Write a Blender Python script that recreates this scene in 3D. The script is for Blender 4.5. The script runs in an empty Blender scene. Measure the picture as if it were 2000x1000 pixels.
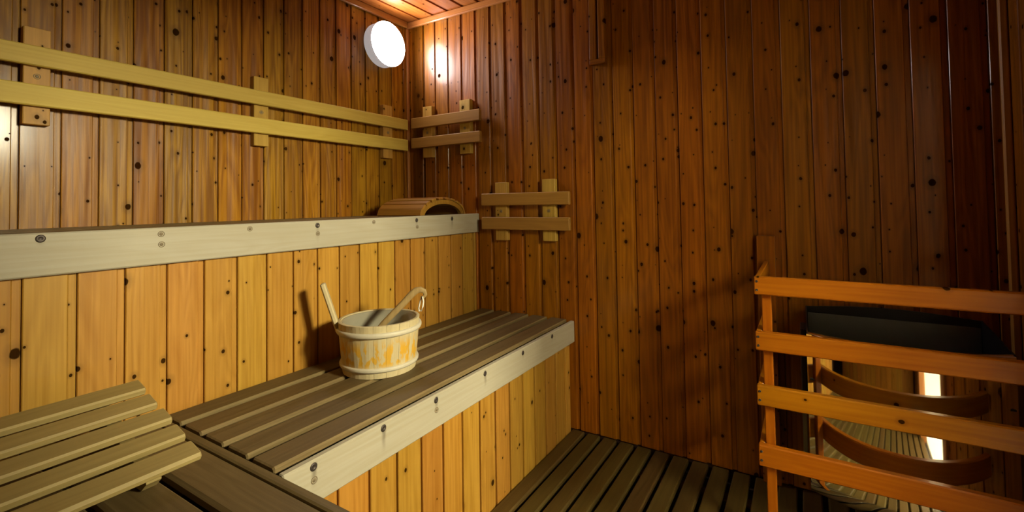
import bpy, bmesh, math, random
from mathutils import Matrix, Vector
random.seed(7)
sc = bpy.context.scene
COL = sc.collection

# ------------------------------------------------------------------ camera
F, CX, CY = 913.676, 1000.0, 372.743            # focal length and principal point for a 2000x1000 image
YAW, PIT, ROL = (math.radians(a) for a in (31.8115, 1.5358, -0.8947))
fw = Vector((math.cos(YAW) * math.cos(PIT), math.sin(YAW) * math.cos(PIT), math.sin(PIT)))
rt = Vector((math.sin(YAW), -math.cos(YAW), 0))
up = rt.cross(fw)
rt, up = math.cos(ROL) * rt + math.sin(ROL) * up, -math.sin(ROL) * rt + math.cos(ROL) * up
cd = bpy.data.cameras.new('camera'); cam = bpy.data.objects.new('camera', cd); COL.objects.link(cam)
cam.matrix_world = Matrix(((rt.x, up.x, -fw.x, -1.8988), (rt.y, up.y, -fw.y, -1.8433), (rt.z, up.z, -fw.z, 0.98906), (0, 0, 0, 1)))
cd.sensor_width = 36; cd.lens = F / 2000 * 36
cd.shift_x = (1000 - CX) / 2000; cd.shift_y = -(500 - CY) / 2000
cd.clip_start = 0.02
sc.camera = cam

# ------------------------------------------------------------------ world, light, exposure
w = bpy.data.worlds.new('world'); sc.world = w; w.use_nodes = True
w.node_tree.nodes['Background'].inputs[0].default_value = (0, 0, 0, 1)
sc.view_settings.view_transform = 'Standard'; sc.view_settings.look = 'None'
sc.view_settings.gamma = 1; sc.view_settings.use_curve_mapping = False
sc.view_settings.exposure = -0.4

ROOM_W, ROOM_D, ROOM_H = 2.10, 2.36, 2.0        # x from -2.10 to 0, y from -2.36 to 0
LOBBY_Y = -3.75
DOOR = (-1.33, -0.74, 1.66)                     # x range and head height of the doorway
WINS = [(-1.27, -0.80, 1.50, 1.95, 228), (-2.45, -1.66, 1.62, 2.16, 112)]   # lobby windows: x range, z range, daylight power; second added to light right wall

def area(name, loc, rot, sx, sy, power, col):
    l = bpy.data.lights.new(name, 'AREA'); l.shape = 'RECTANGLE'; l.size = sx; l.size_y = sy
    l.energy = power; l.color = col
    o = bpy.data.objects.new(name, l); COL.objects.link(o); o.location = loc; o.rotation_euler = rot
    return o
# daylight coming in through the lobby window, and an added lamp to brighten the lobby
for x0_, x1_, z0_, z1_, pw in WINS:
    area('window_daylight', ((x0_ + x1_) / 2, LOBBY_Y + 0.03, (z0_ + z1_) / 2), (math.radians(90), 0, 0), x1_ - x0_ - .06, z1_ - z0_ - .06, pw, (1, .90, .67))
area('lobby_fill_light', (-1.0, -2.66, 2.28), (0, 0, 0), .3, .3, 30, (1, .90, .72))
LAMP_STRENGTH = 66.0

# ------------------------------------------------------------------ materials
def nn(nt, t, **kw):
    n = nt.nodes.new(t)
    for k, v in kw.items(): setattr(n, k, v)
    return n
def mth(nt, op, a, b=None, clamp=False):
    n = nn(nt, 'ShaderNodeMath', operation=op, use_clamp=clamp)
    for i, v in enumerate((a, b)):
        if v is None: continue
        if isinstance(v, (int, float)): n.inputs[i].default_value = v
        else: nt.links.new(v, n.inputs[i])
    return n.outputs[0]
def mixc(nt, f, a, b, mode='MIX'):
    n = nn(nt, 'ShaderNodeMix', data_type='RGBA', blend_type=mode)
    for i, v in ((0, f), (6, a), (7, b)):
        if isinstance(v, (int, float)): n.inputs[i].default_value = v
        elif isinstance(v, tuple): n.inputs[i].default_value = (*v, 1)
        else: nt.links.new(v, n.inputs[i])
    return n.outputs[2]
def ramp(nt, fac, stops):
    n = nn(nt, 'ShaderNodeValToRGB'); e = n.color_ramp.elements
    while len(e) < len(stops): e.new(.5)
    for el, (p, c) in zip(e, stops): el.position = p; el.color = (*c, 1)
    nt.links.new(fac, n.inputs[0]); return n.outputs[0]
def maprange(nt, v, a, b, c, d, smooth=True):
    n = nn(nt, 'ShaderNodeMapRange', interpolation_type='SMOOTHSTEP' if smooth else 'LINEAR')
    for i, x in enumerate((v, a, b, c, d)):
        if isinstance(x, (int, float)): n.inputs[i].default_value = x
        else: nt.links.new(x, n.inputs[i])
    return n.outputs[0]

def wood(name, dark, light, knots=0.0, rough=.45, coat=0.0, var=.25, top=None, knot_col=(.016, .005, .0015), grain=.55, cell=7.5, bump=.12, hue=.02, ripple=0.0):
    m = bpy.data.materials.new(name); m.use_nodes = True; nt = m.node_tree
    bs = nt.nodes['Principled BSDF']
    tc = nn(nt, 'ShaderNodeTexCoord'); oi = nn(nt, 'ShaderNodeObjectInfo')
    cmb = nn(nt, 'ShaderNodeCombineXYZ')
    for i, k in enumerate((37.0, 91.0, 53.0)): nt.links.new(mth(nt, 'MULTIPLY', oi.outputs['Random'], k), cmb.inputs[i])
    add = nn(nt, 'ShaderNodeVectorMath', operation='ADD'); nt.links.new(tc.outputs['Object'], add.inputs[0]); nt.links.new(cmb.outputs[0], add.inputs[1])
    def stretched(v):
        s = nn(nt, 'ShaderNodeVectorMath', operation='MULTIPLY'); nt.links.new(add.outputs[0], s.inputs[0]); s.inputs[1].default_value = v
        return s.outputs[0]
    n1 = nn(nt, 'ShaderNodeTexNoise'); n1.inputs['Scale'].default_value = 130; n1.inputs['Detail'].default_value = 3
    nt.links.new(stretched((1, 1, .02)), n1.inputs['Vector'])
    n2 = nn(nt, 'ShaderNodeTexNoise'); n2.inputs['Scale'].default_value = 13; n2.inputs['Detail'].default_value = 1.5; n2.inputs['Distortion'].default_value = .6
    nt.links.new(stretched((1, 1, .10)), n2.inputs['Vector'])
    rings = mth(nt, 'PINGPONG', mth(nt, 'MULTIPLY', n2.outputs[0], 9.0), .5)
    rings = mth(nt, 'MULTIPLY', rings, 2.0)
    g = mth(nt, 'ADD', mth(nt, 'MULTIPLY', maprange(nt, n1.outputs[0], .3, .7, 0, 1), .5), mth(nt, 'MULTIPLY', rings, .35))
    g = mth(nt, 'ADD', g, mth(nt, 'MULTIPLY', mth(nt, 'SUBTRACT', n2.outputs[0], .5), .5))
    g = mth(nt, 'ADD', .5, mth(nt, 'MULTIPLY', mth(nt, 'SUBTRACT', g, .43), grain * 1.8), clamp=True)
    col = mixc(nt, g, dark, light)
    hsv = nn(nt, 'ShaderNodeHueSaturation'); nt.links.new(col, hsv.inputs['Color'])
    nt.links.new(mth(nt, 'ADD', 1 - var / 2, mth(nt, 'MULTIPLY', oi.outputs['Random'], var)), hsv.inputs['Value'])
    r2 = mth(nt, 'FRACT', mth(nt, 'MULTIPLY', oi.outputs['Random'], 7.31))
    nt.links.new(mth(nt, 'ADD', .5 - hue / 2, mth(nt, 'MULTIPLY', r2, hue)), hsv.inputs['Hue'])
    col = hsv.outputs[0]
    hgt = g; matt = None
    if knots > 0:
        sx = nn(nt, 'ShaderNodeSeparateXYZ'); nt.links.new(add.outputs[0], sx.inputs[0])
        c2 = nn(nt, 'ShaderNodeCombineXYZ'); nt.links.new(sx.outputs[0], c2.inputs[0]); nt.links.new(mth(nt, 'MULTIPLY', sx.outputs[2], .8), c2.inputs[1])
        wob = nn(nt, 'ShaderNodeTexNoise'); wob.inputs['Scale'].default_value = 45; nt.links.new(add.outputs[0], wob.inputs['Vector'])
        for j, (cs, k) in enumerate(((cell, 1.0), (cell * 2.0, .85))):
            vo = nn(nt, 'ShaderNodeTexVoronoi', voronoi_dimensions='2D', feature='F1'); vo.inputs['Scale'].default_value = cs
            nt.links.new(c2.outputs[0], vo.inputs['Vector'])
            sc_ = nn(nt, 'ShaderNodeSeparateColor'); nt.links.new(vo.outputs['Color'], sc_.inputs[0])
            on = mth(nt, 'GREATER_THAN', sc_.outputs[0], 1 - knots * k)
            d = mth(nt, 'ADD', vo.outputs['Distance'], mth(nt, 'MULTIPLY', mth(nt, 'SUBTRACT', wob.outputs[0], .5), .05))
            rad = mth(nt, 'ADD', .028, mth(nt, 'MULTIPLY', mth(nt, 'POWER', sc_.outputs[1], 2.0), .06))
            core = mth(nt, 'MULTIPLY', maprange(nt, d, mth(nt, 'MULTIPLY', rad, .72), rad, 1, 0), on)
            halo = mth(nt, 'MULTIPLY', maprange(nt, d, rad, mth(nt, 'MULTIPLY', rad, 2.6), .40, 0), on)
            col = mixc(nt, halo, col, tuple(.5 * x for x in dark))
            col = mixc(nt, mth(nt, 'MULTIPLY', core, .93), col, knot_col)
            matt = core if matt is None else mth(nt, 'MAXIMUM', matt, core)
    if top:
        s3 = nn(nt, 'ShaderNodeSeparateXYZ'); nt.links.new(tc.outputs['Normal'], s3.inputs[0])
        worn = maprange(nt, s3.outputs[1], .75, .95, 0, 1)
        col = mixc(nt, worn, col, mixc(nt, 1.0, col, top, 'MULTIPLY'))
    nt.links.new(col, bs.inputs['Base Color'])
    rr = mth(nt, 'ADD', rough - .06, mth(nt, 'MULTIPLY', n1.outputs[0], .14))
    nt.links.new(rr, bs.inputs['Roughness'])
    bs.inputs['Specular IOR Level'].default_value = .25; bs.inputs['Coat Weight'].default_value = coat
    if matt is not None: nt.links.new(mth(nt, 'MULTIPLY', mth(nt, 'SUBTRACT', 1.0, matt), .25), bs.inputs['Specular IOR Level'])
    if matt is not None and coat > 0: nt.links.new(mth(nt, 'MULTIPLY', mth(nt, 'SUBTRACT', 1.0, matt), coat), bs.inputs['Coat Weight'])
    bs.inputs['Coat Roughness'].default_value = .16
    b = nn(nt, 'ShaderNodeBump'); b.inputs['Strength'].default_value = 1.0; b.inputs['Distance'].default_value = 1.0
    hgt = mth(nt, 'MULTIPLY', hgt, bump * .0022)
    if ripple > 0:                               # softly rippled varnish, drawn out along the board
        n4 = nn(nt, 'ShaderNodeTexNoise'); n4.inputs['Scale'].default_value = 30; n4.inputs['Detail'].default_value = 1
        nt.links.new(stretched((1, 1, .07)), n4.inputs['Vector'])
        hgt = mth(nt, 'ADD', hgt, mth(nt, 'MULTIPLY', n4.outputs[0], ripple * .0032))
    nt.links.new(hgt, b.inputs['Height']); nt.links.new(b.outputs[0], bs.inputs['Normal'])
    return m
def plain(name, col, rough=.5, metal=0.0, noise=0.0, scale=30, emit=None, spec=.5):
    m = bpy.data.materials.new(name); m.use_nodes = True; nt = m.node_tree; bs = nt.nodes['Principled BSDF']
    bs.inputs['Roughness'].default_value = rough; bs.inputs['Metallic'].default_value = metal
    bs.inputs['Specular IOR Level'].default_value = spec
    tc = nn(nt, 'ShaderNodeTexCoord'); n = nn(nt, 'ShaderNodeTexNoise'); n.inputs['Scale'].default_value = scale; n.inputs['Detail'].default_value = 4
    nt.links.new(tc.outputs['Object'], n.inputs['Vector'])
    c = mixc(nt, n.outputs[0], tuple(x * (1 - noise) for x in col), tuple(min(1, x * (1 + noise)) for x in col))
    nt.links.new(c, bs.inputs['Base Color'])
    if emit:
        bs.inputs['Emission Color'].default_value = (*emit[0], 1); bs.inputs['Emission Strength'].default_value = emit[1]
    return m

M = {}
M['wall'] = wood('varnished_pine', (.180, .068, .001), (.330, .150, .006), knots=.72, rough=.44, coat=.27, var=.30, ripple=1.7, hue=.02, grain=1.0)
M['wall_dark'] = wood('shaded_varnished_pine', (.185, .056, .0005), (.31, .104, .0012), knots=.72, rough=.46, coat=.26, var=.25, ripple=1.2, hue=.015, grain=.8)  # same pine as back wall, redder; right wall's dimness put into the colour
M['ceil'] = wood('varnished_ceiling_pine', (0.24, 0.068, 0.0096), (0.4, 0.136, 0.024), knots=.2, rough=.36, coat=.35, var=.3, ripple=.5)
M['panel'] = wood('honey_pine', (.31, .138, .014), (.45, .230, .034), knots=.45, rough=.42, coat=.12, var=.18, ripple=.4)
M['trim'] = wood('pine_trim', (0.315, 0.12, 0.0225), (0.45, 0.2025, 0.045), rough=.38, coat=.3, var=.1)
M['fascia'] = wood('bleached_aspen', (0.3577, 0.3078, 0.1987), (0.4293, 0.3878, 0.2898), rough=.55, var=.08, grain=.35, hue=.0)
def stained(key, drips):
    """bleached board with rusty drips under some screws; local x = height, z = length"""
    m = M['fascia'].copy(); m.name = key; nt = m.node_tree; bs = nt.nodes['Principled BSDF']; src = bs.inputs['Base Color'].links[0].from_socket
    tc = nn(nt, 'ShaderNodeTexCoord'); s = nn(nt, 'ShaderNodeSeparateXYZ'); nt.links.new(tc.outputs['Object'], s.inputs[0])
    no = nn(nt, 'ShaderNodeTexNoise'); no.inputs['Scale'].default_value = 60; nt.links.new(tc.outputs['Object'], no.inputs['Vector'])
    wz = mth(nt, 'ADD', s.outputs[2], mth(nt, 'MULTIPLY', mth(nt, 'SUBTRACT', no.outputs[0], .5), .006))
    tot = None
    for z0, x0, ln, a in drips:
        d = mth(nt, 'ABSOLUTE', mth(nt, 'SUBTRACT', wz, z0))
        f = mth(nt, 'MULTIPLY', maprange(nt, d, .001, .009, a, 0), maprange(nt, s.outputs[0], x0 - ln, x0, 0, 1))
        f = mth(nt, 'MULTIPLY', f, maprange(nt, s.outputs[0], x0 + .006, x0 + .012, 1, 0))
        tot = f if tot is None else mth(nt, 'MAXIMUM', tot, f)
    nt.links.new(mixc(nt, tot, src, (.06, .042, .022)), bs.inputs['Base Color'])
    M[key] = m
stained('stained_lower_board', [(1.358 - x, .03, l, a) for x, l, a in ((1.291, .05, .6), (1.103, .06, .6), (.914, .03, .6), (.682, .05, .55), (.447, .03, .3), (.217, .03, .2))])
stained('stained_upper_board', [(2.096 - x, .03, l, a) for x, l, a in ((1.583, .015, .3), (.918, .07, .25), (.448, .04, .3), (.216, .06, .5))])
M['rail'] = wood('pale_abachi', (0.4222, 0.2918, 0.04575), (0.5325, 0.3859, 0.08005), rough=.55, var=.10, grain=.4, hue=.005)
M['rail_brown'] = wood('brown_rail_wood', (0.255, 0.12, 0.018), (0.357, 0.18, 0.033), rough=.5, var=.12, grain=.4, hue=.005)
M['hoopwood'] = plain('white_hoop', (.56, .50, .36), .5, noise=.08, scale=90)
M['batten'] = wood('knotty_batten', (0.3485, 0.1901, 0.0297), (0.491, 0.2851, 0.05346), knots=.5, rough=.5, var=.15)
M['slat'] = wood('weathered_bench_wood', (0.151, 0.102, 0.0395), (0.2207, 0.1545, 0.06505), rough=.5, var=.14, grain=.6, top=(.62, .58, .52), hue=.01)
M['rest'] = wood('worn_aspen', (0.3059, 0.2236, 0.07608), (0.4206, 0.3174, 0.117), rough=.5, var=.1, grain=.4, top=(.78, .74, .66), hue=.005)
M['archrest'] = wood('brown_headrest_wood', (.27, .115, .012), (.40, .19, .028), rough=.5, var=.2)
M['guard'] = wood('orange_pine', (0.3034, 0.08918, 0.00102), (0.4084, 0.1387, 0.001904), knots=.12, rough=.42, coat=.15, var=.1)
M['deck'] = wood('dark_duckboard', (0.06694, 0.04017, 0.009), (0.1052, 0.06694, 0.0165), rough=.45, var=.2, top=(.85, .82, .78))
M['backing'] = plain('dark_backing', (.035, .012, .004), .9, noise=.3)
M['concrete'] = plain('dark_concrete', (.05, .04, .03), .85, noise=.3, scale=12)
M['plaster'] = plain('cream_plaster', (.86, .80, .66), .8, noise=.03, scale=8)
M['tile'] = plain('cream_lobby_floor', (.62, .56, .44), .5, noise=.05, scale=5)
M['screw'] = plain('tarnished_screw', (.07, .055, .045), .5, metal=.6, noise=.3, scale=300)
M['plug'] = plain('worn_screw_plug', (.17, .125, .065), .6, noise=.2, scale=300)
M['black'] = plain('black_enamel', (.006, .006, .007), .38, noise=.2)
M['steel'] = plain('polished_steel', (.86, .85, .82), .05, metal=1.0, noise=.01)
M['dullsteel'] = plain('brushed_steel', (.26, .26, .25), .35, metal=1.0, noise=.08)
M['stone'] = plain('sauna_stone', (.05, .047, .043), .85, noise=.5, scale=40)
M['lampbase'] = plain('translucent_lamp_rim', (.62, .62, .64), .45, noise=.02, emit=((1, .97, .97), .42))
M['diffuser'] = plain('lit_opal_glass', (.9, .9, .92), .3, emit=((1, .94, .95), LAMP_STRENGTH))
M['winpane'] = plain('daylit_pane', (.9, .9, .9), .3, emit=((1, .94, .82), 5.0))
M['lobbyfill'] = plain('lit_lobby_fill', (.9, .9, .9), .3, emit=((1, .93, .8), 6.0))  # glow of the added lobby fill
M['liner'] = plain('white_plastic_liner', (.27, .245, .17), .14, noise=.10, scale=12)
M['rope'] = plain('white_cord', (.75, .70, .58), .8, noise=.1, scale=200)
M['handle'] = wood('ladle_wood', (.25, .165, .055), (.36, .25, .095), rough=.5, var=.05)
def stave_mat():
    m = wood('bleached_bucket_wood', (.46, .36, .18), (.56, .47, .27), rough=.55, var=.08, grain=.4, hue=.004)
    nt = m.node_tree; bs = nt.nodes['Principled BSDF']; src = bs.inputs['Base Color'].links[0].from_socket
    ge = nn(nt, 'ShaderNodeNewGeometry'); mp = nn(nt, 'ShaderNodeVectorMath', operation='MULTIPLY')
    nt.links.new(ge.outputs['Position'], mp.inputs[0]); mp.inputs[1].default_value = (1, 1, .38)
    n = nn(nt, 'ShaderNodeTexNoise'); n.inputs['Scale'].default_value = 62; n.inputs['Detail'].default_value = 3; nt.links.new(mp.outputs[0], n.inputs['Vector'])
    s = nn(nt, 'ShaderNodeSeparateXYZ'); nt.links.new(ge.outputs['Position'], s.inputs[0])
    band = mth(nt, 'MULTIPLY', maprange(nt, s.outputs[2], .497, .52, 0, 1), maprange(nt, s.outputs[2], .555, .60, 1, 0))
    f = mth(nt, 'MULTIPLY', maprange(nt, n.outputs[0], .48, .56, 0, 1), band)
    nt.links.new(mixc(nt, mth(nt, 'MULTIPLY', f, .9), src, (.60, .32, .012)), bs.inputs['Base Color'])
    return m
M['stave'] = stave_mat()
gl = bpy.data.materials.new('clear_glass'); gl.use_nodes = True; nt = gl.node_tree; nt.nodes.clear()
o_ = nn(nt, 'ShaderNodeOutputMaterial'); tr = nn(nt, 'ShaderNodeBsdfTransparent'); gs = nn(nt, 'ShaderNodeBsdfGlossy'); gs.inputs['Roughness'].default_value = .02
tr.inputs[0].default_value = (.95, .97, .95, 1); lw = nn(nt, 'ShaderNodeLayerWeight'); lw.inputs[0].default_value = .5; frs = mth(nt, 'ADD', .03, mth(nt, 'MULTIPLY', mth(nt, 'POWER', lw.outputs['Facing'], 5.0), .4)); mx = nn(nt, 'ShaderNodeMixShader')
nt.links.new(frs, mx.inputs[0]); nt.links.new(tr.outputs[0], mx.inputs[1]); nt.links.new(gs.outputs[0], mx.inputs[2]); nt.links.new(mx.outputs[0], o_.inputs[0])
M['glass'] = gl

# ------------------------------------------------------------------ helpers
WM = {}                                          # world matrix of every object
def link(o, parent, mat):
    COL.objects.link(o)
    if parent is not None:
        o.parent = parent; o.matrix_basis = WM[parent.name].inverted() @ mat
    else: o.matrix_basis = mat
    WM[o.name] = mat
    return o
def tag(o, label=None, cat=None, group=None, kind=None):
    for k, v in (('label', label), ('category', cat), ('group', group), ('kind', kind)):
        if v: o[k] = v
    return o
def empty(name, loc, label=None, cat=None, group=None, kind=None):
    o = bpy.data.objects.new(name, None); o.empty_display_size = .05
    return tag(link(o, None, Matrix.Translation(loc)), label, cat, group, kind)
def frame(o, x, y, z):
    x, y, z = Vector(x).normalized(), Vector(y).normalized(), Vector(z).normalized()
    return Matrix(((x.x, y.x, z.x, o[0]), (x.y, y.y, z.y, o[1]), (x.z, y.z, z.z, o[2]), (0, 0, 0, 1)))
def mesh_from(name, bm, mat, smooth=False):
    bmesh.ops.recalc_face_normals(bm, faces=bm.faces)
    me = bpy.data.meshes.new(name); bm.to_mesh(me); bm.free(); me.materials.append(M[mat])
    if smooth:
        for p in me.polygons: p.use_smooth = True
    return me
CACHE = {}
def extrude(prof, L):
    bm = bmesh.new()
    a = [bm.verts.new((x, y, 0)) for x, y in prof]; b = [bm.verts.new((x, y, L)) for x, y in prof]
    n = len(prof)
    for i in range(n): bm.faces.new((a[i], a[(i + 1) % n], b[(i + 1) % n], b[i]))
    bm.faces.new(a[::-1]); bm.faces.new(b)
    return bm
def bar_mesh(wd, th, L, c, mat):
    """bar: local x = width (centred), y = thickness 0..th (outward), z = length 0..L, chamfered long edges and ends"""
    key = ('bar', round(wd, 4), round(th, 4), round(L, 4), c, mat)
    if key in CACHE: return CACHE[key]
    h = wd / 2
    def ring(s, z):
        cc = c
        return [(-h + cc + s, 0 + s, z), (h - cc - s, 0 + s, z), (h - s, cc + s, z), (h - s, th - cc - s, z), (h - cc - s, th - s, z), (-h + cc + s, th - s, z), (-h + s, th - cc - s, z), (-h + s, cc + s, z)]
    bm = bmesh.new(); e = c * .7
    rings = [[bm.verts.new(v) for v in ring(s, z)] for s, z in ((e, 0), (0, e), (0, L - e), (e, L))]
    for r0, r1 in zip(rings, rings[1:]):
        for i in range(8): bm.faces.new((r0[i], r0[(i + 1) % 8], r1[(i + 1) % 8], r1[i]))
    bm.faces.new(rings[0][::-1]); bm.faces.new(rings[-1])
    CACHE[key] = mesh_from('bar', bm, mat); return CACHE[key]
def bar(name, parent, origin, wdir, tdir, ldir, wd, th, L, mat, c=.003):
    return link(bpy.data.objects.new(name, bar_mesh(wd, th, L, c, mat)), parent, frame(origin, wdir, tdir, ldir))
def board_mesh(p, L, mat):
    key = ('board', round(p, 4), round(L, 4), mat)
    if key in CACHE: return CACHE[key]
    prof = [(.0002, -.013), (.0002, -.0075), (.0015, -.0075), (.0015, -.0066), (.0025, -.0058), (.0140, -.0058), (.0155, -.0020), (.0172, 0), (p - .0022, 0), (p - .0006, -.0018), (p - .0006, -.013)]
    CACHE[key] = mesh_from('board', extrude(prof, L), mat); return CACHE[key]
def boards(parent, p0, left, out, length, pitch, n, L, mat):
    """tongue-and-groove boards; left = direction to the viewer's left, out = towards the room"""
    left, out, length = Vector(left), Vector(out), Vector(length)
    for k in range(n):
        o = Vector(p0) + left * (pitch * k)
        link(bpy.data.objects.new('board', board_mesh(pitch, L, mat)), parent, frame(o, left, out, length))
def box_mesh(name, x0, x1, y0, y1, z0, z1, mat):
    bm = bmesh.new(); bmesh.ops.create_cube(bm, size=1)
    for v in bm.verts: v.co = Vector(((v.co.x + .5) * (x1 - x0), (v.co.y + .5) * (y1 - y0), (v.co.z + .5) * (z1 - z0)))
    return mesh_from(name, bm, mat)
def slab(name, x0, x1, y0, y1, z0, z1, mat, parent=None, kind='structure'):
    o = bpy.data.objects.new(name, box_mesh(name, x0, x1, y0, y1, z0, z1, mat))
    link(o, parent, Matrix.Translation((x0, y0, z0)))
    if kind and parent is None: o['kind'] = kind
    return o
def lathe_mesh(name, prof, mat, seg=40, smooth=True):
    bm = bmesh.new(); rings = []
    for r_, z in prof:
        if r_ < 1e-6: rings.append([bm.verts.new((0, 0, z))])
        else: rings.append([bm.verts.new((r_ * math.cos(2 * math.pi * i / seg), r_ * math.sin(2 * math.pi * i / seg), z)) for i in range(seg)])
    for a, b in zip(rings, rings[1:]):
        for i in range(seg):
            j = (i + 1) % seg
            vs = ([a[0]] if len(a) == 1 else [a[i], a[j]]) + ([b[0]] if len(b) == 1 else [b[j], b[i]])
            if len(vs) > 2: bm.faces.new(vs)
    return mesh_from(name, bm, mat, smooth)
def add_mesh(name, me, parent, mat=None):
    return link(bpy.data.objects.new(name, me), parent, mat or Matrix())
def screw(parent, pos, out, r_=.007, plug=False):
    key = ('screw', r_, plug)
    if key not in CACHE:
        if plug: CACHE[key] = lathe_mesh('plug', [(0, .0004), (r_ * .55, .0004), (r_ * .62, -.0008), (r_ * .75, -.0008), (r_ * .8, .0008), (r_, .0008), (r_, -.003)], 'plug', 16)
        else: CACHE[key] = lathe_mesh('screw', [(0, .0003), (r_ * .35, .0003), (r_ * .5, .0016), (r_ * .85, .0012), (r_, 0), (r_, -.003)], 'screw', 16)
    z = Vector(out); x = Vector((0, 0, 1)) if abs(z.z) < .5 else Vector((1, 0, 0)); y = z.cross(x)
    link(bpy.data.objects.new('screw_plug' if plug else 'screw', CACHE[key]), parent, frame(pos, x, y, z))
def tube_mesh(name, pts, radii, mat, seg=12, flat=1.0, side=None, square=0.0):
    """swept tube; flat < 1 squashes it across the direction `side`"""
    bm = bmesh.new(); rings = []; pts = [Vector(p) for p in pts]
    for i, p in enumerate(pts):
        t = (pts[min(i + 1, len(pts) - 1)] - pts[max(i - 1, 0)]).normalized()
        s = Vector(side) if side else Vector((0, 0, 1)) if abs(t.z) < .9 else Vector((1, 0, 0))
        s = (s - t * s.dot(t)).normalized(); q = t.cross(s)
        rr = radii[i] if isinstance(radii, (list, tuple)) else radii
        an = [2 * math.pi * (k + .5) / seg for k in range(seg)]
        rings.append([bm.verts.new(p + (s * (flat * math.cos(t_)) + q * math.sin(t_)) * (rr / max(abs(math.cos(t_)), abs(math.sin(t_))) ** square)) for t_ in an])
    for a, b in zip(rings, rings[1:]):
        for k in range(seg): bm.faces.new((a[k], a[(k + 1) % seg], b[(k + 1) % seg], b[k]))
    bm.faces.new(rings[0][::-1]); bm.faces.new(rings[-1])
    return mesh_from(name, bm, mat, True)

X, Y, Z = (1, 0, 0), (0, 1, 0), (0, 0, 1)
nX, nY, nZ = (-1, 0, 0), (0, -1, 0), (0, 0, -1)
G = .013                                         # board thickness behind the wall plane

# ------------------------------------------------------------------ the room shell
W_, D_, H_ = ROOM_W, ROOM_D, ROOM_H
wb = slab('wall_back', -W_ - .1, .1, G, G + .06, -.05, H_ + .1, 'backing')
boards(wb, (-.213 + 3 * .0871 - .0871, 0, 0), nX, nY, Z, .0871, 27, H_, 'wall')
link(bpy.data.objects.new('board', board_mesh(.0375, H_, 'wall')), wb, frame((-.0005, 0, 0), nX, nY, Z))
wr = slab('wall_right', G, G + .06, -D_ - .1, G, -.05, H_ + .1, 'backing')
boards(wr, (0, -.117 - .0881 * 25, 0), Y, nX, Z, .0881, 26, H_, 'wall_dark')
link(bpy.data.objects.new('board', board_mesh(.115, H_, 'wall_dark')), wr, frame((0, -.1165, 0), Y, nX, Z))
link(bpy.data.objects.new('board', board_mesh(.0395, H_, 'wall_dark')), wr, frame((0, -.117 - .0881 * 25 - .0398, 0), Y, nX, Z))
wl = slab('wall_left', -W_ - .06 - G, -W_ - G, -D_ - .1, 0, -.05, H_ + .1, 'backing')
boards(wl, (-W_, -.02, 0), nY, X, Z, .0881, 26, H_, 'wall')
# door wall, in three pieces around the doorway
wf = empty('wall_front', (-W_ / 2, -D_, 0), kind='structure')
dx0, dx1, dz = DOOR
slab('backing', -W_ - .06, dx0 - .02, -D_ - .07, -D_ - G, -.05, H_ + .1, 'backing', wf)
slab('backing', dx1 + .02, .07, -D_ - .07, -D_ - G, -.05, H_ + .1, 'backing', wf)
slab('backing', dx0 - .02, dx1 + .02, -D_ - .07, -D_ - G, dz + .02, H_ + .1, 'backing', wf)
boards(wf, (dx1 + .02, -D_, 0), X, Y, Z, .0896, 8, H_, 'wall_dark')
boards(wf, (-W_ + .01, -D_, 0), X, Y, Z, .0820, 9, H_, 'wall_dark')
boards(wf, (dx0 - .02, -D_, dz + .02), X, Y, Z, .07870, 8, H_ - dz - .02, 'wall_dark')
# ceiling boards run along x
ce = slab('ceiling', -W_ - .1, .1, -D_ - .1, .05, H_ + G, H_ + .07, 'backing')
boards(ce, (-W_, .010, H_), nY, nZ, X, .0990, 24, W_, 'ceil')
fl = slab('floor', -W_ - .1, .1, -D_ - .1, .05, -.12, -.055, 'concrete')
# trims
def trim(name, origin, wdir, tdir, ldir, wd, th, L):
    o = bar(name, None, origin, wdir, tdir, ldir, wd, th, L, 'trim', .004); o['kind'] = 'structure'; return o
trim('trim_1', (-.0005, -.001, 1.982), Z, nX, nY, .034, .018, D_ - .004)
trim('trim_2', (-W_ + .001, -.0005, 1.982), Z, nY, X, .034, .018, W_ - .022)
trim('trim_3', (-.012, -.0005, .952), X, nY, Z, .020, .012, 1.011)
trim('trim_4', (-.0005, -D_ + .011, 0), Y, nX, Z, .020, .014, 1.962)

# duckboard on the floor: slats along x over bearers
db = empty('duckboard', (-.7, -1.66, -.055), 'dark slatted wooden duckboard covering the floor below the benches', 'duckboard')
yy = -.9625
while yy > -2.33:
    bar('slat', db, (-1.610, yy - .028, -.022), Y, Z, X, .0555, .022, 1.605, 'deck', .004); yy -= .0712
for xx in (-1.45, -.80, -.14): bar('bearer', db, (xx, -.985, -.0545), X, Z, nY, .05, .032, 1.28, 'deck', .003)

# ------------------------------------------------------------------ benches
UZ, UY, LZ, LY, SX = .942, -.473, .474, -.978, -1.358
ub = empty('upper_bench', (-1.05, -.24, 0), 'upper bench with pale screwed front board and honey pine boarding below it', 'bench')
fa = bar('front_board', ub, (-W_ + .004, UY + .016, .896), Z, nY, X, .092, .016, W_ - .008, 'stained_upper_board', .003)
for sx_, sz_, pl in [(-1.583, .930, 0), (-1.364, .926, 1), (-1.363, .900, 1), (-1.142, .927, 1), (-.918, .926, 0), (-.917, .899, 1), (-.678, .927, 1), (-.448, .925, 0), (-.445, .897, 1), (-.216, .923, 0)]:
    screw(fa, (sx_, UY - .0003, sz_), nY, .0085 if not pl else .0075, bool(pl))
for i in range(5): bar('slat', ub, (-W_ + .004, UY + .024 + .045 + i * .0985, .918), Y, Z, X, .086, .021, W_ - .006, 'slat', .004)
pn = bar('back_rail', ub, (-W_ + .004, UY + .062, .80), Z, nY, X, .09, .02, W_ - .008, 'backing', .002)
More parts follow.
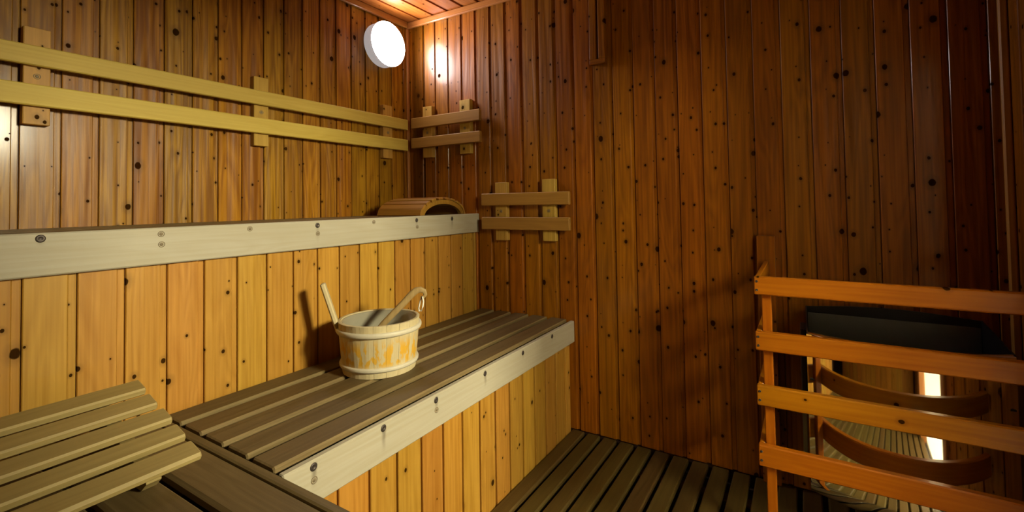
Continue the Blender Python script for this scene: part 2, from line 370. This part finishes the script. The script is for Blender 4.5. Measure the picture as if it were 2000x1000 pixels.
up_ = slab('panel', -W_ + .004, -.003, UY + .0300, UY + .041, LZ - .04, .846, 'backing', ub, None)
boards(up_, (-.115 + .0877, UY + .0165, LZ - .03), nX, nY, Z, .0877, 23, .88 - LZ + .03, 'panel')
link(bpy.data.objects.new('board', board_mesh(.0245, .88 - LZ + .03, 'panel')), up_, frame((-.0027, UY + .0165, LZ - .03), nX, nY, Z))
for xx in (-1.9, -1.2, -.5): bar('bearer', ub, (xx, UY + .04, .872), X, Z, Y, .045, .044, .42, 'slat', .003)

lb = empty('lower_bench', (-.68, -.72, 0), 'lower bench with dark grey-brown slats and pale screwed front board', 'bench')
fa = bar('front_board', lb, (SX + .001, LY + .018, .424), Z, nY, X, .092, .018, -SX - .004, 'stained_lower_board', .003)
for sx_, sz_, pl in [(-1.291, .456, 0), (-1.290, .429, 1), (-1.103, .457, 0), (-.914, .455, 0), (-.913, .428, 1), (-.682, .454, 0), (-.447, .453, 0), (-.217, .455, 0)]:
    screw(fa, (sx_, LY - .0003, sz_), nY, .0085 if not pl else .0075, bool(pl))
for i in range(5): bar('slat', lb, (SX + .004, UY - .005 - .0385 - i * .0968, LZ - .016), Y, Z, X, .0770, .016, -SX - .008, 'slat', .004)
lp = slab('panel', SX + .02, -.003, LY + .0320, LY + .040, -.05, .40, 'backing', lb, None)
boards(lp, (-.15 + .0888, LY + .0185, -.02), nX, nY, Z, .0888, 14, .42, 'panel')
link(bpy.data.objects.new('board', board_mesh(.0575, .42, 'panel')), lp, frame((-.004, LY + .0185, -.02), nX, nY, Z))
for xx in (-1.29, -.914, -.447, -.10): bar('bearer', lb, (xx, LY + .042, .4135), X, Z, Y, .045, .044, .45, 'slat', .003)

sb = empty('side_bench', (-1.72, -1.4, 0), 'dark planked side bench in the near left foreground', 'bench')
bar('edge_strip', sb, (SX - .012, -.480, LZ - .024), X, Z, nY, .020, .022, 1.868, 'slat', .003)
xx = SX - .026
for i in range(7):
    bar('plank', sb, (xx - .043, -.480, LZ - .026), X, Z, nY, .088, .024, 1.868, 'slat', .006); xx -= .1035
for yy in (-.53, -1.1, -1.7, -2.3): bar('bearer', sb, (SX - .03, yy, LZ - .072), Y, Z, nX, .045, .044, .68, 'slat', .003)
PX = -1.615
sp = slab('panel', PX - .026, PX - .014, -2.345, -.99, -.05, LZ - .075, 'backing', sb, None)
boards(sp, (PX, -.995, -.02), nY, X, Z, .0888, 15, LZ - .055, 'panel')

# ------------------------------------------------------------------ wall backrests
def backrest(name, label, loc, rails, battens, plane):
    """rails: (a0, a1, zlow, zhigh); battens: (a0, a1, z0, z1); plane 'back' (along x) or 'right' (along y)"""
    e = empty(name, loc, label, 'backrest', 'wooden backrests on the walls')
    for a0, a1, z0, z1 in battens:
        if plane == 'back': b = bar('batten', e, ((a0 + a1) / 2, -.0005, z0), X, nY, Z, a1 - a0, .0265, z1 - z0, 'batten', .002)
        else: b = bar('batten', e, (-.0005, (a0 + a1) / 2, z0), Y, nX, Z, a1 - a0, .0265, z1 - z0, 'batten', .002)
    zm = (rails[0][2] + rails[1][3]) / 2
    for b, (a0, a1, z0, z1) in zip(list(e.children), battens):
        screw(b, ((a0 + a1) / 2, -.0272, zm) if plane == 'back' else (-.0272, (a0 + a1) / 2, zm), nY if plane == 'back' else nX, .008, True)
    for a0, a1, z0, z1 in rails:
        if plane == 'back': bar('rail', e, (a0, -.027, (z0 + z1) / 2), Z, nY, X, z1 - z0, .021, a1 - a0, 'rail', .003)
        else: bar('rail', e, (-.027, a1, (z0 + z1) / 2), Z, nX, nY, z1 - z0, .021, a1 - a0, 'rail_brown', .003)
    return e
backrest('backrest_rack', 'long two-rail backrest of pale wood on the wall above the upper bench', (-1.05, -.02, 1.36),
         [(-W_ + .01, -.056, 1.392, 1.448), (-W_ + .01, -.056, 1.280, 1.340)],
         [(-1.519, -1.463, 1.230, 1.503), (-.879, -.820, 1.232, 1.506), (-.212, -.150, 1.233, 1.508)], 'back')
backrest('backrest_rack', 'short two-rail backrest in the corner just below the round lamp', (-.02, -.28, 1.36),
         [(-.513, -.060, 1.398, 1.455), (-.513, -.060, 1.292, 1.347)],
         [(-.190, -.126, 1.240, 1.512), (-.441, -.375, 1.243, 1.516)], 'right')
backrest('backrest_rack', 'short two-rail backrest at the open end of the upper bench', (-.02, -.75, .95),
         [(-.983, -.518, .980, 1.038), (-.983, -.518, .866, .925)],
         [(-.651, -.586, .814, 1.090), (-.906, -.842, .817, 1.096)], 'right')

# narrow channel on the right wall, from the ceiling down
cc = empty('wall_channel', (-.01, -1.116, 1.58), 'narrow wooden channel with a slot running up the dark wall to the ceiling', 'channel')
bar('side_strip', cc, (-.0005, -1.096, 1.60), Y, nX, Z, .030, .022, .363, 'wall_dark', .002)
bar('side_strip', cc, (-.0005, -1.136, 1.60), Y, nX, Z, .030, .022, .363, 'wall_dark', .002)
bar('end_strip', cc, (-.0005, -1.151, 1.589), Z, nX, Y, .021, .022, .070, 'wall_dark', .002)

# ------------------------------------------------------------------ round lamp
lm = empty('wall_lamp', (-.205, 0, 1.816), 'round white lamp glowing near the ceiling in the corner', 'lamp')
LMX = frame((-.205, -.001, 1.816), X, Z, nY)
add_mesh('housing', lathe_mesh('housing', [(0, 0), (.108, 0), (.1115, .004), (.1125, .046), (.1150, .049), (.1155, .056), (.1140, .061)], 'lampbase', 56), lm, LMX)
add_mesh('diffuser', lathe_mesh('diffuser', [(.1140, .056), (.1135, .062), (.109, .067), (.088, .073), (.05, .077), (.02, .078), (0, .078)], 'diffuser', 56), lm, LMX)

# ------------------------------------------------------------------ slatted backrest lying on the side bench
hr = empty('slatted_headrest', (-1.69, -.70, LZ), 'tilted rest of five pale slats lying on the side bench at left', 'headrest')
tx = Vector((0, math.cos(math.radians(16.3)), math.sin(math.radians(16.3)))); tn = Vector((0, -tx.z, tx.y))
base = Vector((-1.442, -.857, .522)); L5 = .53
for i in range(5):
    c0 = base + tx * (.0645 * i + .0255) - tn * .017
    bar('slat', hr, c0 - Vector((L5, 0, 0)), tx, tn, X, .0445 if i else .0505, .017, L5 + random.uniform(-.002, .002), 'rest', .005 if i == 0 else .0035)
for xx in (-1.535, -1.88):
    # wedge bearer under the slats
    prof = [(-.805, LZ + .0008), (-.552, LZ + .0008), (-.552, .5295 + .052), (-.825, .5030), (-.825, .492)]
    bm = extrude([(a - (-.7), b - LZ) for a, b in prof], .024)
    add_mesh('wedge_bearer', mesh_from('wedge_bearer', bm, 'rest'), hr, frame((xx + .012, -.7, LZ), Y, Z, X) @ Matrix.Identity(4))

# ------------------------------------------------------------------ arched headrest on the upper bench
ar = empty('arched_headrest', (-.205, -.28, UZ), 'curved slatted headrest standing in the corner of the upper bench', 'headrest')
A_, B_, Y0, Y1 = .150, .072, -.418, -.145
def arch_pt(t, off=0.0):
    c, s = math.cos(t), math.sin(t)
    n = Vector((c / A_, s / B_)).normalized()
    return Vector((-.205 + A_ * c + n.x * off, UZ - .002 + B_ * s + n.y * off)), n
for ys in (Y0 + .004, Y1 - .022):
    bm = bmesh.new(); N = 20
    pr = [arch_pt(math.pi * i / N, 0)[0] for i in range(N + 1)] + [arch_pt(math.pi * (N - i) / N, -.020)[0] for i in range(N + 1)]
    pr = [(p.x + .205, max(p.y - UZ, .0003)) for p in pr]
    n2_ = len(pr)
    vf = [bm.verts.new((x, 0, z)) for x, z in pr]; vb = [bm.verts.new((x, .018, z)) for x, z in pr]
    for i in range(N):
        j = n2_ - 1 - i
        bm.faces.new((vf[i], vf[i + 1], vf[j - 1], vf[j])); bm.faces.new((vb[j], vb[j - 1], vb[i + 1], vb[i]))
        bm.faces.new((vf[i], vb[i], vb[i + 1], vf[i + 1])); bm.faces.new((vf[j], vf[j - 1], vb[j - 1], vb[j]))
    bm.faces.new((vf[0], vf[n2_ - 1], vb[n2_ - 1], vb[0])); bm.faces.new((vf[N], vb[N], vb[N + 1], vf[N + 1]))
    add_mesh('arch', mesh_from('arch', bm, 'archrest'), ar, Matrix.Translation((-.205, ys, UZ)))
for i in range(10):
    t = math.pi * (.055 + .89 * i / 9)
    p_, n_ = arch_pt(t, .0008)
    bar('slat', ar, (p_.x, Y1, p_.y), (n_.y, 0, -n_.x), (n_.x, 0, n_.y), nY, .0305, .010, Y1 - Y0, 'archrest', .002)

# ------------------------------------------------------------------ bucket and ladle
BX, BY, BZ0, BZ1, RB, RT = -.843, -.681, LZ + .0006, .632, .1125, .1270
bk = empty('sauna_bucket', (BX, BY, BZ0), 'pale wooden sauna bucket with worn yellow patches on the lower bench', 'bucket')
NS = 20
va = math.atan2(-.665, .747)                     # direction to the image right
lean = (RT - RB) / (BZ1 - BZ0)
def stave(a0, a1, ztop, seg=3):
    bm = bmesh.new(); cols = []
    for s in range(seg + 1):
        a = a0 + (a1 - a0) * s / seg
        col = []
        for rr, z in ((RB - .012, 0), (RB, 0), (RB + lean * ztop * .5, ztop * .5), (RB + lean * ztop - .001, ztop - .001), (RB + lean * ztop - .003, ztop), (RB + lean * ztop - .010, ztop), (RB + lean * ztop - .012, ztop - .002)):
            rr -= .0005 if s in (0, seg) and rr > RB - .011 else 0
            col.append(bm.verts.new((rr * math.cos(a), rr * math.sin(a), z)))
        cols.append(col)
    m = len(cols[0])
    for c0, c1 in zip(cols, cols[1:]):
        for i in range(m): bm.faces.new((c0[i], c1[i], c1[(i + 1) % m], c0[(i + 1) % m]))
    bm.faces.new(cols[0]); bm.faces.new(cols[-1][::-1])
    return mesh_from('stave', bm, 'stave')
HB = BZ1 - BZ0
sm = stave(-math.pi / NS + .003, math.pi / NS - .003, HB)
for i in range(NS):
    a = va + math.pi + 2 * math.pi * i / NS
    link(bpy.data.objects.new('stave', sm), bk, Matrix.Translation((BX, BY, BZ0)) @ Matrix.Rotation(a, 4, 'Z'))
def hoop(z, hgt, bulge):
    R0 = RB + lean * (z - BZ0)
    pr = [(R0 - .001 - .5 * lean * hgt, -hgt / 2), (R0 + bulge * .7, -hgt / 2 + .001), (R0 + bulge, -.002), (R0 + bulge + lean * .004, .003), (R0 + bulge * .8 + lean * hgt * .5, hgt / 2 - .001), (R0 - .001 + lean * hgt * .5, hgt / 2)]
    add_mesh('hoop', lathe_mesh('hoop', pr, 'hoopwood', 64), bk, Matrix.Translation((BX, BY, z)))
hoop(.604, .016, .0075); hoop(.500, .014, .0066)
add_mesh('liner', lathe_mesh('liner', [(0, .012), (RB - .018, .012), (RB - .0135, .018), (RT - .0150, HB - .004), (RT - .0122, HB - .003), (RT - .0122, HB - .006), (RB - .0128, .0)], 'liner', 64), bk, Matrix.Translation((BX, BY, BZ0)))
# long handle stave on the left rim
q0 = Vector((BX, BY, 0)) + (RT - .003) * Vector((math.cos(va + math.pi), math.sin(va + math.pi), 0)); q0.z = .628
q1 = Vector((-.962, -.570, .751)); ld = (q1 - q0)
rad = Vector((math.cos(va + math.pi), math.sin(va + math.pi), 0)); td = (rad - ld.normalized() * rad.dot(ld.normalized())).normalized(); wd_ = td.cross(ld.normalized())
bar('handle_stave', bk, q0 - ld.normalized() * .028, wd_, td, ld, .036, .015, ld.length + .028, 'stave', .004)

ld_ = empty('wooden_ladle', (BX + .02, BY - .02, .495), 'wooden ladle with a hooked handle leaning in the sauna bucket', 'ladle')
# handle: flat tapered board cut to a hooked outline, in the plane facing the room
side = Vector((.673, .740, 0)); ri = Vector((.740, -.673, 0))
O_ = Vector((BX, BY, 0))
def lp_(a, z, d=0): return O_ + ri * a + side * d + Vector((0, 0, z))
path = [(-.040, .540), (-.012, .580), (.012, .609), (.045, .641), (.078, .673), (.100, .696), (.116, .708), (.131, .711), (.142, .705), (.146, .694), (.140, .685), (.131, .686)]
rads = [.0085, .009, .0095, .010, .0105, .0108, .0105, .0095, .0080, .0065, .005, .0035]
add_mesh('handle', tube_mesh('handle', [lp_(a, z) - WM[ld_.name].translation for a, z in path], rads, 'handle', 16, .75, side, .85), ld_, Matrix.Translation(WM[ld_.name].translation))
bowl = lathe_mesh('bowl', [(0, -.026), (.020, -.024), (.033, -.010), (.037, .012), (.034, .012), (.030, -.006), (.018, -.019), (0, -.020)], 'handle', 32)
add_mesh('bowl', bowl, ld_, Matrix.Translation(lp_(-.050, .520)))
cord = [lp_(.136, .688, -.004), lp_(.139, .672, -.004), lp_(.137, .655, -.003), lp_(.132, .642, -.001), lp_(.126, .640, .003), lp_(.124, .650, .006), lp_(.129, .668, .006), lp_(.134, .686, .004)]
add_mesh('cord_loop', tube_mesh('cord_loop', [p - WM[ld_.name].translation for p in cord], .0026, 'rope', 8), ld_, Matrix.Translation(WM[ld_.name].translation))

# ------------------------------------------------------------------ heater and its guard
GX = -.42
gd = empty('heater_guard', (GX, -2.0, -.0), 'orange wooden rail guard around the black heater', 'guard')
RZ = [(.723, .773), (.568, .620), (.416, .471), (.249, .307)]
for z0, z1 in RZ:
    r = bar('rail', gd, (GX + .022, -1.7205, (z0 + z1) / 2), Z, nX, nY, z1 - z0, .022, .62, 'guard', .003)
    bar('side_rail', gd, (GX + .0235, -1.7225, (z0 + z1) / 2), Z, nY, X, z1 - z0, .014, .375, 'guard', .002)
    for dz_ in (-.012, .012): screw(r, (GX - .0002, -1.7275, (z0 + z1) / 2 + dz_), nX, .0035)
bar('post', gd, (GX + .0235, -1.749, .0005), Y, X, Z, .024, .030, .768, 'guard', .002)
bar('post', gd, (-.027, -1.7285, .0005), Y, X, Z, .056, .026, .860, 'wall_dark', .002)

HY0, HY1 = -1.842, -2.272
HX = -.045                                       # back of the heater
hm = (HY0 + HY1) / 2; hc = (HY0 - HY1) / 2
ht = empty('sauna_heater', (-.18, hm, .13), 'black sauna heater with a curved polished steel front behind the rail guard', 'heater')
def arc(sag, xe, n=28, inset=0.0):
    R = (hc * hc + sag * sag) / (2 * sag); a = math.asin(hc / R)
    return [Vector((xe + (R - sag) - (R - inset) * math.cos(t), hm + (R - inset) * math.sin(t), 0)) for t in [a - 2 * a * i / n for i in range(n + 1)]]
XE = -.290
SAG = .062
def shell(name, sections, mat, smooth=True):
    """surface through a stack of (arc points, z)"""
    bm = bmesh.new(); rows = [[bm.verts.new((p.x, p.y, z)) for p in pts] for pts, z in sections]
    for a, b in zip(rows, rows[1:]):
        for i in range(len(a) - 1): bm.faces.new((a[i], a[i + 1], b[i + 1], b[i]))
    return mesh_from(name, bm, mat, smooth)
def at(name, me, parent): return add_mesh(name, me, parent)
# polished front panel: closed solid, bottom edge turned under
sec = []
for d_, z in ((.060, .132), (.034, .136), (.014, .148), (.004, .165), (.0004, .180), (0, .185), (0, .187), (0, .190), (0, .40), (0, .594), (0, .597), (0, .598), (.004, .602), (.012, .602)):
    sec.append(([p + Vector((d_, 0, 0)) for p in arc(SAG, XE)], z))
fp = at('front_panel', shell('front_panel', sec, 'steel'), ht)
# sides, back plate, bottom, inner plate
def plate(name, pts, thick, axis, mat):
    bm = bmesh.new(); a = [bm.verts.new(p) for p in pts]; b = [bm.verts.new(Vector(p) + Vector(axis) * thick) for p in pts]
    n = len(pts)
    for i in range(n): bm.faces.new((a[i], a[(i + 1) % n], b[(i + 1) % n], b[i]))
    bm.faces.new(a[::-1]); bm.faces.new(b)
    return at(name, mesh_from(name, bm, mat), ht)
for yy, ax in ((HY0, nY), (HY1, Y)):
    plate('side_panel', [(HX, yy, .135), (XE + .03, yy, .135), (XE, yy, .175), (XE, yy, .602), (HX, yy, .632)], .004, ax, 'black')
ed = bar('edge_trim', ht, (-.20, HY0 + .0165, .20), X, nY, Z, .004, .012, .36, 'dullsteel', .001)
bar('mounting_bracket', ht, (-.16, HY0 + .0005, .40), X, Y, Z, .10, .016, .19, 'black', .003)
bp = [(HX, HY0 - .004, .15), (HX, HY1 + .004, .15)]
N = 16
top_ = [(HX, HY1 + .004 + (HY0 - HY1 - .008) * i / N, .631 + .014 * math.sin(math.pi * i / N)) for i in range(N + 1)]
plate('back_plate', bp + top_, .004, nX, 'black')
plate('inner_plate', [(HX - .006, HY0 - .006, .47), (HX - .006, HY1 + .006, .47), (HX - .006, HY1 + .006, .612), (HX - .006, HY0 - .006, .612)], .003, nX, 'dullsteel')
plate('base_plate', [(HX - .002, HY0 - .006, .16), (XE + .01, HY0 - .006, .16), (XE + .01, HY1 + .006, .16), (HX - .002, HY1 + .006, .16)], .004, Z, 'black')
plate('stone_tray', [(HX - .012, HY0 - .006, .47), (XE - .01, HY0 - .006, .47), (XE - .01, HY1 + .006, .47), (HX - .012, HY1 + .006, .47)], .004, Z, 'black')
random.seed(11)
kk = 0
for i in range(6):
    for j in range(3):
        rr = random.uniform(.026, .031)
        c0 = Vector((HX - .048 - j * .064, HY0 - .044 - i * .0685, .4750 + rr * .78 * 1.03))
        bm = bmesh.new(); bmesh.ops.create_icosphere(bm, subdivisions=2, radius=rr)
        for v in bm.verts:
            v.co = Vector((v.co.x, v.co.y * 1.08, v.co.z * .78)) * random.uniform(.9, 1.03)
        o = bpy.data.objects.new('sauna_stone', mesh_from('sauna_stone', bm, 'stone', False))
        link(o, None, Matrix.Translation(c0)); tag(o, 'rough dark stone lying in the top of the sauna heater', 'stone', 'stones in the heater')

# ------------------------------------------------------------------ glass door and the lobby behind it
dr = empty('door_1', ((dx0 + dx1) / 2, -D_ - .03, 0), kind='structure')
for xx, s in ((dx0 - .005, 1), (dx1 + .005, -1)):
    bar('door_jamb', dr, (xx, -D_ - .055, -.02), X, Y, Z, .05, .075, dz + .045, 'trim', .003)
bar('door_head', dr, (dx0 + .021, -D_ - .055, dz), Z, Y, X, .05, .075, dx1 - dx0 - .042, 'trim', .003)
pane = slab('pane', dx0 + .022, dx1 - .022, -D_ - .034, -D_ - .028, 0, dz - .027, 'glass', dr, None)
add_mesh('handle', tube_mesh('handle', [(0, 0, 0), (0, .03, 0), (0, .03, .12), (0, 0, .12)], .008, 'handle', 10), dr, Matrix.Translation((dx0 + .09, -D_ - .0275, .92)))
LX0, LX1, LH = -2.6, .3, 2.3
slab('floor_lobby', LX0, LX1, LOBBY_Y - .1, -D_ - .072, -.12, -.03, 'tile')
slab('ceiling_lobby', LX0, LX1, LOBBY_Y - .1, -D_ - .072, LH, LH + .06, 'plaster')
slab('wall_lobby_left', LX0 - .06, LX0, LOBBY_Y - .1, -D_ - .072, -.12, LH + .06, 'plaster')
slab('wall_lobby_right', LX1, LX1 + .06, LOBBY_Y - .1, -D_ - .072, -.12, LH + .06, 'plaster')
wk = empty('wall_lobby_back', (-1, LOBBY_Y, 0), kind='structure')
cuts = [LX0] + [v for w_ in sorted(WINS) for v in w_[:2]] + [LX1]
for i in range(0, len(cuts), 2): slab('plaster', cuts[i], cuts[i + 1], LOBBY_Y - .1, LOBBY_Y, -.12, LH, 'plaster', wk)
for x0_, x1_, z0_, z1_, pw in WINS:
    slab('plaster', x0_, x1_, LOBBY_Y - .1, LOBBY_Y, -.12, z0_, 'plaster', wk)
    slab('plaster', x0_, x1_, LOBBY_Y - .1, LOBBY_Y, z1_, LH, 'plaster', wk)
for i, (x0_, x1_, z0_, z1_, pw) in enumerate(WINS):
    wi = empty('window_%d' % (i + 1), ((x0_ + x1_) / 2, LOBBY_Y - .05, z0_), kind='structure')  # the second window is added for its light on the right wall
    slab('pane', x0_ + .03, x1_ - .03, LOBBY_Y - .06, LOBBY_Y - .05, z0_ + .03, z1_ - .03, 'winpane', wi)
    for f_ in ((x0_ + .001, x0_ + .03, z0_ + .001, z1_ - .001), (x1_ - .03, x1_ - .001, z0_ + .001, z1_ - .001), (x0_ + .031, x1_ - .031, z0_ + .001, z0_ + .03), (x0_ + .031, x1_ - .031, z1_ - .03, z1_ - .001)):
        slab('window_frame', f_[0], f_[1], LOBBY_Y - .07, LOBBY_Y - .03, f_[2], f_[3], 'plaster', wi)
ll = empty('lobby_fill_lamp', (-1.0, -2.66, LH), 'added round fill lamp, unseen under the lobby ceiling beyond the glass door', 'lamp')  # unseen lamp, added so the lobby looks bright through the doorway
add_mesh('diffuser', lathe_mesh('diffuser', [(0, -.012), (.12, -.012), (.14, -.006), (.145, 0)], 'lobbyfill', 32), ll, Matrix.Translation((-1.0, -2.66, LH - .001)))
